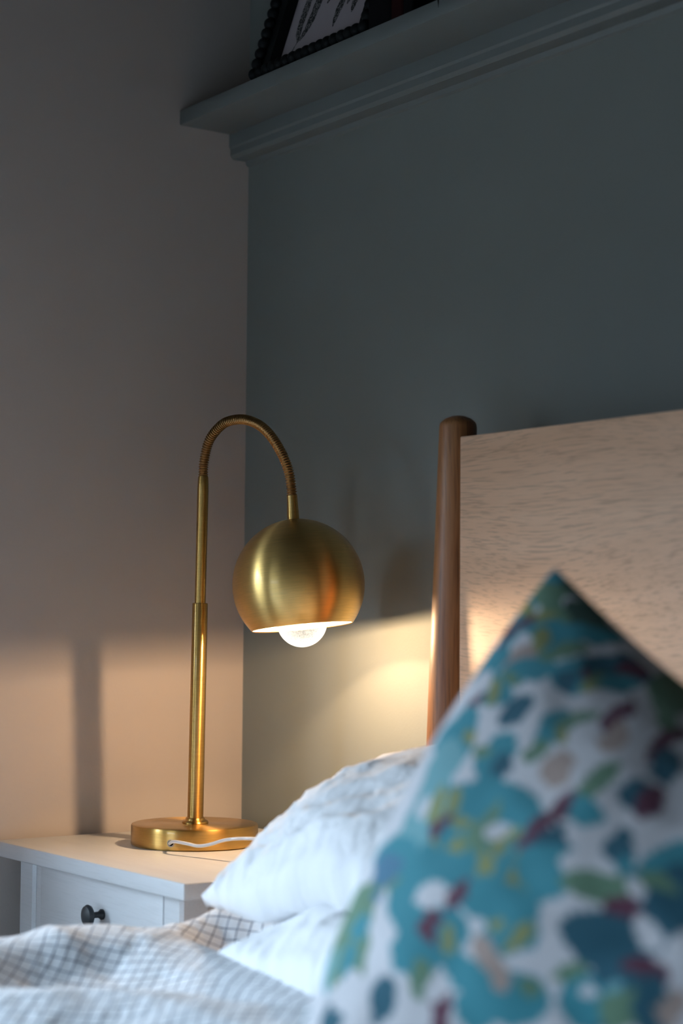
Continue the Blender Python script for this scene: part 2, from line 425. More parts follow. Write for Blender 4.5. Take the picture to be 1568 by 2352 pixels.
# ---------------------------------------------------------------- nightstand
NX0, NX1, NYF, NYB, NZ = 0.012, 0.460, -0.363, -0.016, 0.700
ns = thing('nightstand', 'white nightstand with one drawer in the corner beside the bed', 'nightstand', (0.236, -0.19, 0))
box('tabletop', NX0, NX1, NYF, NYB, NZ-0.018, NZ, M['white_wood'], ns, 0.0018, 3)
LX0, LX1, LYF, LYB = 0.0462, 0.4250, -0.345, -0.035; LW = 0.044
for x0 in (LX0, LX1-LW+0.006):
    for yf in (LYF, LYB-0.036):
        bm = bmesh.new(); add_box(bm, x0, x0+LW-0.006, yf, yf+0.036, 0, NZ-0.018, 0.0035, 1); finish('leg', bm, M['white_wood'], ns)
box('side_panel', LX0+0.010, LX0+0.022, LYF+0.03, LYB-0.03, 0.50, NZ-0.018, M['white_wood'], ns)
box('side_panel', LX1-0.022, LX1-0.003, LYF+0.03, LYB-0.03, 0.50, NZ-0.018, M['white_wood'], ns)
box('back_panel', LX0+0.02, LX1-0.02, LYB-0.02, LYB-0.01, 0.50, NZ-0.018, M['white_wood'], ns)
box('shelf', LX0+0.01, LX1-0.01, LYF+0.01, LYB-0.01, 0.20, 0.218, M['white_wood'], ns, 0.002)
box('apron', LX0+LW-0.008, LX1-LW+0.008, LYF+0.006, LYF+0.022, 0.50, 0.516, M['white_wood'], ns)
box('drawer_divider', LX0+LW-0.008, LX0+LW+0.0085, LYF+0.004, LYF+0.03, 0.516, NZ-0.018, M['white_wood'], ns, 0.002)
dr = box('drawer', LX0+LW+0.0105, LX1-LW+0.0045, LYF+0.001, LYF+0.018, 0.518, NZ-0.0215, M['white_wood'], ns, 0.0015)
bm = bmesh.new()
prof = [(0, 0), (0.0058, 0), (0.0060, 0.002), (0.0040, 0.0045), (0.0034, 0.006), (0.0034, 0.0125), (0.0060, 0.0145), (0.0112, 0.0160), (0.0122, 0.0185), (0.0105, 0.0215), (0.006, 0.0235), (0, 0.0242)]
lathe(bm, prof, 40)
kn = finish('knob', bm, M['black_knob'], None)
kn.parent = dr; kn.matrix_local = Matrix.Translation(-OFF[ns.name]) @ axis_matrix((0.254, LYF+0.001, 0.641), (0, -1, 0))
kn['label'] = 'round black metal knob'

# ---------------------------------------------------------------- table lamp
BASE = Vector((0.1754, -0.1786, NZ))
lamp = thing('table_lamp', 'brushed brass gooseneck lamp with a round shade, lit, standing on the nightstand', 'lamp', BASE)
bm = bmesh.new()
br, bh = 0.0760, 0.0252
prof = [(0, 0.0), (br-0.003, 0.0), (br-0.0025, 0.0012), (br-0.0004, 0.0014), (br, 0.0022)] + [(br, 0.0022 + (bh-0.0042)*i/4) for i in range(1, 5)] + [(br-0.0006, bh-0.0006), (br-0.002, bh)] + [(r_, bh) for r_ in (0.06, 0.045, 0.03, 0.015, 0)]
lathe(bm, prof, 160); o = finish('base', bm, M['brass'], None); place_local(o, Matrix.Translation(BASE), lamp)
PA, PB, PC = Vector((0.1771, -0.1791, 0.7245)), Vector((0.1924, -0.1853, 0.9889)), Vector((0.2015, -0.1886, 1.1411))
pd = (PB-PA).normalized(); ud = (PC-PB).normalized()
bm = bmesh.new()
lathe(bm, [(0.0, 0), (0.0146, 0), (0.0158, 0.0012), (0.0160, 0.0026), (0.0152, 0.0040), (0.0136, 0.0048), (0.0122, 0.0052), (0.0118, 0.0064), (0.0110, 0.0078), (0.0099, 0.0084), (0.0, 0.0088)], 64)
o = finish('collar', bm, M['brass']); place_local(o, axis_matrix(PA, pd), lamp)
Ll = (PB-PA).length
bm = bmesh.new(); lathe(bm, [(0.0, 0.0), (0.0096, 0.0), (0.0094, Ll*0.5), (0.0093, Ll-0.001), (0.0088, Ll), (0.0, Ll)], 64)
o = finish('pole', bm, M['brass']); place_local(o, axis_matrix(PA, pd), lamp)
Lu = (PC-PB).length
bm = bmesh.new(); lathe(bm, [(0.0, -0.004), (0.0067, -0.004), (0.0067, Lu*0.5), (0.0068, Lu-0.018), (0.0062, Lu-0.002), (0.0054, Lu), (0.0, Lu)], 64)
o = finish('upper_pole', bm, M['brass']); place_local(o, axis_matrix(PB, ud), lamp)
neck = [(0.2014, -0.1886, 1.1395), (0.202, -0.1889, 1.1504), (0.2035, -0.1889, 1.1587), (0.2088, -0.1885, 1.1749), (0.2171, -0.1871, 1.1877), (0.2331, -0.1838, 1.1996), (0.2487, -0.1803, 1.2042), (0.2692, -0.1754, 1.2041), (0.2908, -0.1701, 1.1973), (0.3082, -0.1656, 1.1851), (0.3225, -0.1616, 1.1682), (0.3327, -0.1586, 1.1515), (0.3386, -0.1565, 1.1354), (0.3407, -0.1552, 1.1193), (0.3413, -0.1546, 1.1098)]
pts, LN = resample(catmull(neck, 12), 80*10+1)
bm = bmesh.new(); tube(bm, pts, lambda i: 0.00530 + 0.00075*math.cos(2*PI*i/10), 28)
finish('gooseneck', bm, M['brass_neck'], lamp, sharp=180)
# shade
SH = Vector((0.34183, -0.14469, 1.00959)); SR = 0.07591
Rw, Uw, Fw = rot.col[0], rot.col[1], -rot.col[2]
down = Vector((-0.0451-0.0, 0.042, -0.9981)) + 0.095*Vector((0.5831, 0.8123, 0.0078)) - 0.123*Vector((-0.8111, 0.5817, 0.0611))
down.normalize()
sm = axis_matrix(SH, -down)          # local +z points to the top of the shade
rim = math.radians(180-50.2)
prof = []
na = 60
for i in range(na+1):
    a = rim*i/na; prof.append((SR*math.sin(a), SR*math.cos(a)))
prof[0] = (0, SR)
bm = bmesh.new(); lathe(bm, prof + [(prof[-1][0]-0.0006, prof[-1][1]-0.0004)], 160)
shade = finish('lamp_shade', bm, M['brass_brightened'], None); place_local(shade, sm, lamp)
SI = SR - 0.0012; prof2 = []
for i in range(na+1):
    a = (rim+0.004)*i/na; prof2.append((SI*math.sin(a), SI*math.cos(a)))
prof2[0] = (0, SI)
bm = bmesh.new(); lathe(bm, prof2, 128)
o = finish('shade_lining', bm, M['enamel'], None); o.parent = shade; o['label'] = 'glowing white inside of the shade'
bm = bmesh.new(); lathe(bm, [(0.0, 0.128), (0.0045, 0.128), (0.0062, 0.126), (0.0066, 0.110), (0.0076, SR+0.0015), (0.0068, SR-0.001), (0.0, SR-0.002)][::-1], 48)
# stem cap follows the last bit of the gooseneck
bm.free(); bm = bmesh.new()
c0, c1 = Vector((0.3414, -0.1547, 1.1118)), Vector((0.3417, -0.1528, 1.0848)); cdn = (c0-c1).normalized(); cl = (c0-c1).length
lathe(bm, [(0.0, -0.006), (0.0045, -0.006), (0.0056, -0.001), (0.0068, 0.0), (0.0069, 0.004), (0.0062, cl*0.75), (0.0060, cl), (0.0, cl)], 48)
o = finish('stem_cap', bm, M['brass']); place_local(o, axis_matrix(c1, cdn), lamp)
# bulb: clear crackled globe round a glowing core
bm = bmesh.new()
def core_profile(r, n=30):
    return [(r*math.sin(PI*i/n), -r*math.cos(PI*i/n)) for i in range(n+1)]
BL_ = -0.0430    # bulb centre along the local axis
BR_ = 0.0288
pr = core_profile(BR_, 40); pr[0] = (0, -BR_); pr = [q for q in pr if q[1] < BR_*0.86 or q[0] > 0.013][:-1]
pr = [(r_, z+BL_) for r_, z in pr if not (z > 0 and r_ < 0.0135)] + [(0.0130, BL_+0.031), (0.0130, BL_+0.045)]
lathe(bm, pr, 64)
m, nt, b = new_mat('crackled_bulb_glass')
b.inputs['Base Color'].default_value = (1, 0.97, 0.92, 1); b.inputs['Roughness'].default_value = 0.35
b.inputs['Emission Color'].default_value = (1.0, 0.80, 0.56, 1); 
lw = N(nt, 'ShaderNodeTexNoise'); lw.inputs['Scale'].default_value = 260; lw.inputs['Detail'].default_value = 4
mp = N(nt, 'ShaderNodeMapRange'); mp.inputs[1].default_value = 0.35; mp.inputs[2].default_value = 0.7; mp.inputs[3].default_value = 0.72; mp.inputs[4].default_value = 1.0
nt.links.new(lw.outputs['Fac'], mp.inputs[0]); nt.links.new(mp.outputs[0], b.inputs['Emission Strength'])
bump(nt, b, lw.outputs['Fac'], 0.5, 0.001)
M['bulb'] = m
trm, nt, b = new_mat('bulb_glass_shell')
# frosted shell that lets the lamp light through
nt.nodes.remove(b); out = nt.nodes['Material Output']
ms = N(nt, 'ShaderNodeMixShader'); ta = N(nt, 'ShaderNodeBsdfTransparent'); em = N(nt, 'ShaderNodeEmission'); gs = N(nt, 'ShaderNodeBsdfGlossy'); ms2 = N(nt, 'ShaderNodeMixShader')
fr = N(nt, 'ShaderNodeLayerWeight'); fr.inputs[0].default_value = 0.42
vo = N(nt, 'ShaderNodeTexVoronoi'); vo.feature = 'DISTANCE_TO_EDGE'; vo.inputs['Scale'].default_value = 330
tco = N(nt, 'ShaderNodeTexCoord'); nt.links.new(tco.outputs['Object'], vo.inputs['Vector'])
mr = N(nt, 'ShaderNodeMapRange'); mr.inputs[1].default_value = 0.0; mr.inputs[2].default_value = 0.25; mr.inputs[3].default_value = 0.25; mr.inputs[4].default_value = 0.0
nt.links.new(vo.outputs['Distance'], mr.inputs[0])
ad = N(nt, 'ShaderNodeMath', operation='ADD'); nt.links.new(fr.outputs['Facing'], ad.inputs[0]); nt.links.new(mr.outputs[0], ad.inputs[1])
ad2 = N(nt, 'ShaderNodeMath', operation='MULTIPLY_ADD', use_clamp=True); nt.links.new(ad.outputs[0], ad2.inputs[0]); ad2.inputs[1].default_value = 0.75; ad2.inputs[2].default_value = 0.06
em.inputs[0].default_value = (1.0, 0.90, 0.74, 1); em.inputs[1].default_value = 1.8
nt.links.new(ad2.outputs[0], ms.inputs[0]); nt.links.new(ta.outputs[0], ms.inputs[1]); nt.links.new(em.outputs[0], ms.inputs[2]); nt.links.new(ms.outputs[0], out.inputs[0])
M['bulb_shell'] = trm
bulb = finish('light_bulb', bm, M['bulb_shell'], None); place_local(bulb, sm, lamp)
bulb['label'] = 'clear crackled glass bulb, glowing'
bm = bmesh.new(); lathe(bm, [(0, BL_+0.034), (0.0145, BL_+0.034), (0.0150, BL_+0.036), (0.0150, BL_+0.085), (0.0145, SI-0.003), (0, SI-0.003)], 40)
o = finish('bulb_holder', bm, M['enamel'], None); place_local(o, sm, lamp)
mm, nt, b = new_mat('glowing_led_core')
b.inputs['Base Color'].default_value = (1, 0.9, 0.8, 1); b.inputs['Emission Color'].default_value = (1.0, 0.74, 0.42, 1); b.inputs['Emission Strength'].default_value = 22.0
M['core'] = mm
bm = bmesh.new(); cpr = [(0, BL_-0.002)] + [(0.0085*math.sin(PI/2*i/8), BL_+0.0065-0.0085*math.cos(PI/2*i/8)) for i in range(1, 9)] + [(0.0085, BL_+0.020), (0, BL_+0.0205)]
lathe(bm, cpr, 32); o = finish('bulb_core', bm, M['core'], None); o.parent = bulb
for hz in (-0.006, 0.003, 0.012, 0.021, 0.030):      # the glowing core is an upright stick
    ld = bpy.data.lights.new('bulb_light', 'POINT'); ld.energy = BULB_W/5; ld.color = (1.0, 0.66, 0.37); ld.shadow_soft_size = 0.007
    lo = bpy.data.objects.new('bulb_light', ld); C.objects.link(lo); lo.parent = lamp; lo.location = (sm @ Vector((0, 0, BL_+hz))) - BASE
# cable and its grommet
cab = [(0.2159, -0.2307, 0.7095), (0.2245, -0.2418, 0.7096), (0.2454, -0.2481, 0.7144), (0.267, -0.2437, 0.7138), (0.2828, -0.2388, 0.7126), (0.2987, -0.2341, 0.7154), (0.316, -0.2277, 0.7211), (0.3318, -0.2233, 0.7243), (0.3502, -0.215, 0.7261), (0.3648, -0.2118, 0.7263), (0.3828, -0.2121, 0.7224), (0.395, -0.205, 0.7065), (0.43, -0.205, 0.703), (0.462, -0.205, 0.7025), (0.474, -0.205, 0.695), (0.478, -0.205, 0.66), (0.478, -0.2, 0.4)]
pc, _ = resample(catmull(cab, 8), 160)
bm = bmesh.new(); tube(bm, pc, 0.0020, 14); o = finish('power_cable', bm, M['cable'], lamp)
o['label'] = 'clear plastic power cable'
gdir = Vector((0.6134, -0.7898, 0)).normalized(); gp = BASE + gdir*br + Vector((0, 0, 0.0095))
bm = bmesh.new(); lathe(bm, [(0.0030, -0.002), (0.0030, 0.0008), (0.0040, 0.0012), (0.0046, 0.0006), (0.0046, -0.002)], 32)
o = finish('grommet', bm, M['grommet']); place_local(o, axis_matrix(gp, gdir), lamp)
bm = bmesh.new(); lathe(bm, [(0, 0.0004), (0.0031, 0.0004), (0.0031, -0.002)], 24); o = finish('cable_hole_shade', bm, M['hole_shade']); place_local(o, axis_matrix(gp, gdir), lamp)  # flat black disc closing the grommet, shade of the opening painted on

# ---------------------------------------------------------------- bed
bed = thing('bed', 'oak bed with a pale grained headboard and round posts against the green wall', 'bed', (1.28, -1.1, 0))
HX0, HX1, HY, HZ = 0.5778, 2.045, -0.100, 1.1645
box('headboard_panel', HX0, HX1, HY, HY+0.022, 0.35, HZ, M['oak_panel'], bed, 0.0012)
def post(x, y, s):
    bm = bmesh.new()
    # radius and lean change towards the floor
    prof = [(1.1905, 0.0), (1.1895, 0.0070), (1.1870, 0.0135), (1.1835, 0.0182), (1.1815, 0.0196), (1.178, 0.0202), (1.10, 0.0216), (1.0, 0.0235), (0.9, 0.0256), (0.82, 0.0270), (0.6, 0.0280), (0.3, 0.0250), (0.0, 0.019)]
    seg = 48; rings = []
    for z, r in prof:
        off = s*(-0.010)*min(1, (1.19-z)/0.36)
        if r == 0: rings.append([bm.verts.new((x+off, y, z))])
        else: rings.append([bm.verts.new((x+off+r*math.cos(2*PI*k_/seg), y+r*math.sin(2*PI*k_/seg), z)) for k_ in range(seg)])
    for A, B in zip(rings, rings[1:]):
        for k_ in range(seg):
            q = (k_+1) % seg
            if len(A) == 1: bm.faces.new((A[0], B[q], B[k_]))
            else: bm.faces.new((A[k_], A[q], B[q], B[k_]))
    bm.faces.new(rings[-1])
    return finish('headboard_post', bm, M['oak_post'], bed, sharp=28)
post(0.5545, -0.0835, 1); post(HX1+0.023, -0.0835, -1)
box('side_rail', 0.572, 0.594, -2.08, -0.10, 0.22, 0.36, M['oak_post'], bed, 0.003)
box('side_rail', 2.03, 2.052, -2.08, -0.10, 0.22, 0.36, M['oak_post'], bed, 0.003)
box('foot_rail', 0.572, 2.052, -2.10, -2.08, 0.22, 0.36, M['oak_post'], bed, 0.003)
for lx in (0.60, 2.02):
    bm = bmesh.new(); tube(bm, [Vector((lx, -2.06, 0)), Vector((lx, -2.06, 0.36))], lambda i: (0.018, 0.026)[i], 24); finish('leg', bm, M['oak_post'], bed)
mt = box('mattress', 0.60, 2.025, -2.07, -0.105, 0.33, 0.60, M['white_linen'], bed, 0.03, 4)

# ---------------------------------------------------------------- duvet
def fbm(x, y, s, o_=3, seed=0.0):
    return noise.fractal(Vector((x*s, y*s, seed)), 0.6, 2.0, o_)
RIDGE = [(0.60, -1.30, 0.672), (0.590, -0.95, 0.680), (0.588, -0.62, 0.686), (0.597, -0.55, 0.690), (0.632, -0.503, 0.684), (0.71, -0.490, 0.673), (0.80, -0.485, 0.668), (0.90, -0.500, 0.664), (1.3, -0.60, 0.66)]
SWELL = [(0.69, -1.10, 0.668), (0.70, -0.80, 0.668), (0.74, -0.695, 0.671), (0.82, -0.605, 0.674), (0.95, -0.57, 0.674), (1.3, -0.72, 0.672)]
HUMP = [(0.580, -0.480, 0.672), (0.562, -0.430, 0.680), (0.556, -0.385, 0.689), (0.585, -0.350, 0.689), (0.64, -0.310, 0.688)]
LOW = 0.652
def poly_peak(x, y, line, wid, pw=3.0):
    best = 0.0
    for (ax, ay, az), (bx, by, bz) in zip(line, line[1:]):
        dx, dy = bx-ax, by-ay; t = max(0, min(1, ((x-ax)*dx+(y-ay)*dy)/(dx*dx+dy*dy)))
        d = math.hypot(x-ax-t*dx, y-ay-t*dy); z = az+(bz-az)*t
        v = (z-LOW)*math.exp(-(d/wid)**pw)
        if v > best: best = v
    return best
def duvet_z(x, y):
    a = poly_peak(x, y, RIDGE, 0.055); b_ = poly_peak(x, y, HUMP, 0.050); c_ = poly_peak(x, y, SWELL, 0.060, 2.2)
    z = LOW + max(a, b_, c_) + 0.2*(a+b_+c_-max(a, b_, c_))
    z += 0.0035*fbm(x, y, 5.0, 2, 3.1) + 0.0022*fbm(x*1.0, y*1.8, 12.0, 2, 7.7) + 0.0006*fbm(x*1.3, y, 40.0, 2, 1.7)
    # soft creases
    z += 0.0025*(1-2*abs(noise.noise(Vector((x*9+2, y*14-1, 2.0)))))
    z += 0.0005
    return z
xs = []; x = 0.535
# draped side first (s measured down the side), then the top
X0, X1, Y0, Y1 = 0.545, 2.07, -2.05, -0.285
cols = []
nd = 26
for i in range(nd, 0, -1): cols.append(('d', 0.36*(i/nd)**1.3))
x = X0
while x < X1:
    cols.append(('t', x)); x += 0.0045 if x < 1.15 else 0.02
rows = []; y = Y1
while y > Y0:
    rows.append(y); y -= 0.0045 if y > -1.0 else 0.02
bm = bmesh.new(); uvl = bm.loops.layers.uv.new('UVMap')
grid = []
for kind_, s in cols:
    colv = []
    for y in rows:
        if kind_ == 't':
            z = duvet_z(s, y); e0 = s - X0
            if e0 < 0.03: z -= 0.022*(1-math.sin(PI/2*e0/0.03))
            p = Vector((s, y, z))
        else:
            z0 = duvet_z(X0, y) - 0.022
            out_ = -0.012*math.sin(min(1, s/0.06)*PI/2) + 0.008*fbm(y, s, 9.0, 2, 9.0)*min(1, s/0.05)
            p = Vector((X0 + out_, y, z0 - s))
        colv.append(p)
    grid.append(colv)
U = [[0.0]*len(rows) for _ in cols]; V = [[0.0]*len(rows) for _ in cols]
for i in range(1, len(cols)):
    for j in range(len(rows)): U[i][j] = U[i-1][j] + (grid[i][j]-grid[i-1][j]).length
for i in range(len(cols)):
    for j in range(1, len(rows)): V[i][j] = V[i][j-1] + (grid[i][j]-grid[i][j-1]).length
vt = [[bm.verts.new(p) for p in c_] for c_ in grid]
for i in range(len(cols)-1):
    for j in range(len(rows)-1):
        f = bm.faces.new((vt[i][j], vt[i][j+1], vt[i+1][j+1], vt[i+1][j]))
        for lp, (a, b_) in zip(f.loops, ((i, j), (i, j+1), (i+1, j+1), (i+1, j))): lp[uvl].uv = (U[a][b_], V[a][b_])
o = finish('duvet', bm, M['check'], None, sharp=180)
sm_ = o.modifiers.new('thickness', 'SOLIDIFY'); sm_.thickness = 0.012; sm_.offset = -1
recenter(o, (1.28, -1.1, 0.60)); tag(o, 'rumpled white duvet with thin dark windowpane check, spread over the bed', 'duvet')

# ---------------------------------------------------------------- pillows and cushion
def patch_point(c, u, v, side, prm):
    TL, TR, BL, BR = c
    p = TL.lerp(TR, u).lerp(BL.lerp(BR, u), v)
    Ud = (TR-TL).normalized(); Vd = (BL-TL).normalized(); Nn = prm['n']
    su, sv = math.sin(PI*u), math.sin(PI*v)
    p = p - Ud*(1-u)**2*prm.get('bl', 0)*sv**0.8 + Ud*u*u*prm.get('br', 0)*sv**0.8
    p = p + Vd*(1-v)**2*prm.get('bt', 0)*su - Vd*v*v*prm.get('bb', 0)*su
    e_ = prm.get('exp', 0.5)
    prof = (max(0, su)*max(0, sv))**e_
    t = prm['tf'] if side > 0 else prm['tb']
    q = p + Nn*(side*t*prof)
    for u0, w_, h_ in prm.get('arch', ()): q.z += h_*math.exp(-((u-u0)/w_)**2)*v**4
    return q
def pillow(name, corners, prm, mat, nu, nv, wrinkle, seed, sharp=180):
    c = [Vector(q) for q in corners]
    n = (c[1]-c[0]).cross(c[2]-c[0]).normalized()
    if n.dot(Vector(prm['face'])) < 0: n = -n
    prm['n'] = n
    bm = bmesh.new(); uvl = bm.loops.layers.uv.new('UVMap')
    wU, wV = (c[1]-c[0]).length, (c[2]-c[0]).length
    def par(i, n_): return 0.5 - 0.5*math.cos(PI*i/n_)
    sheets = []
    for side in (1, -1):
        g = []
        for i in range(nu+1):
            rw = []
            for j in range(nv+1):
                u, v = 0.35*i/nu+0.65*par(i, nu), 0.35*j/nv+0.65*par(j, nv)
                if side < 0 and (i in (0, nu) or j in (0, nv)): rw.append((sheets[0][i][j][0], u, v)); continue
                p = patch_point(c, u, v, side, prm)
                if wrinkle: p = p + n*side*wrinkle(u, v, side, seed)*(0.35+0.65*min(1, 9*min(u, 1-u, v, 1-v)))
                if 'zmin' in prm and p.z < prm['zmin']: p.z = prm['zmin'] + 0.12*(p.z-prm['zmin'])
                rw.append((bm.verts.new(p), u, v))
            g.append(rw)
        sheets.append(g)
        for i in range(nu):
            for j in range(nv):
                q = [g[i][j], g[i+1][j], g[i+1][j+1], g[i][j+1]]
                if side < 0: q = q[::-1]
                f = bm.faces.new([t_[0] for t_ in q])
                for lp, t_ in zip(f.loops, q): lp[uvl].uv = (t_[1]*wU, t_[2]*wV)
    return finish(name, bm, mat, None, sharp=sharp)

def ridged(x, y, z=0.0):
    return 1.0 - 2.0*abs(noise.noise(Vector((x, y, z))))
def wr_pillow(u, v, side, seed):
    a = 0.007*fbm(u*3.2, v*2.0, 2.2, 2, seed)
    edge = (1-min(1, (1-v)*2.6)); edge_l = 1-min(1, u*3.6)
    # gathers running in from the seams
    a += 0.0075*edge*ridged(u*30+1.5*noise.noise(Vector((u*5, v*5, seed))), v*3.0, seed)
    a += 0.0060*edge_l*ridged(u*4, v*17+1.5*noise.noise(Vector((u*5, v*5, seed+3))), seed+8)
    # drag folds fanning out from the front left corner
    r = math.hypot(u*1.7, 1-v); th = math.atan2(1-v, u*1.7+1e-6)
    a += 0.0075*math.exp(-((r-0.42)/0.26)**2)*ridged(th*4.2+seed, r*1.2, seed+5)
    a += 0.0035*ridged(u*6+v*2.0, v*3-u*2, seed+9)*min(1, v*2)
    a += 0.0010*fbm(u*9, v*9, 4, 3, seed+2)
    return a
# upper pillow
up_c = [(0.530, -0.150, 0.815), (1.270, -0.135, 0.830), (0.607, -0.430, 0.706), (1.250, -0.450, 0.715)]
o = pillow('pillow', up_c, dict(tf=0.085, tb=0.03, exp=0.44, face=(0, -0.4, 1), arch=((0.33, 0.13, 0.030), (0.13, 0.05, -0.004))), M['white_linen'], 150, 90, wr_pillow, 11.0)
recenter(o, (0.9, -0.29, 0.76)); tag(o, 'white pillow on top of the stack, tilted up against the headboard', 'pillow', 'white pillows')
lo_c = [(0.640, -0.130, 0.665), (1.330, -0.120, 0.665), (0.695, -0.470, 0.668), (1.350, -0.530, 0.668)]
o = pillow('pillow', lo_c, dict(tf=0.072, tb=0.020, exp=0.36, face=(0, 0, 1)), M['white_linen'], 150, 80, wr_pillow, 23.0)
recenter(o, (1.0, -0.31, 0.68)); tag(o, 'white pillow lying flat underneath, squashed by the upper white pillow', 'pillow', 'white pillows')

# patterned cushion
def cushion_mat():
    m, nt, b = new_mat('floral_print_cotton')
    at = N(nt, 'ShaderNodeVertexColor'); at.layer_name = 'Print'
    nt.links.new(at.outputs['Color'], b.inputs['Base Color']); b.inputs['Roughness'].default_value = 0.9
    b.inputs['Sheen Weight'].default_value = 0.1
    return m
M['floral'] = cushion_mat()
CU = [(1.1983, -0.5278, 1.0018), (1.5465, -0.4021, 0.8268), (1.2162, -0.7603, 0.6715), (1.5406, -0.5671, 0.6836)]
CUP = {'tf': 0.0741, 'tb': 0.0745, 'exp': 0.6927, 'face': [1, -1, 0.2], 'bl': 0.0242, 'bt': 0.0386, 'zmin': 0.668}
cush = pillow('cushion', CU, CUP, M['floral'], 200, 200, lambda u, v, s, sd: 0.003*fbm(u, v, 4, 3, sd), 5.0)
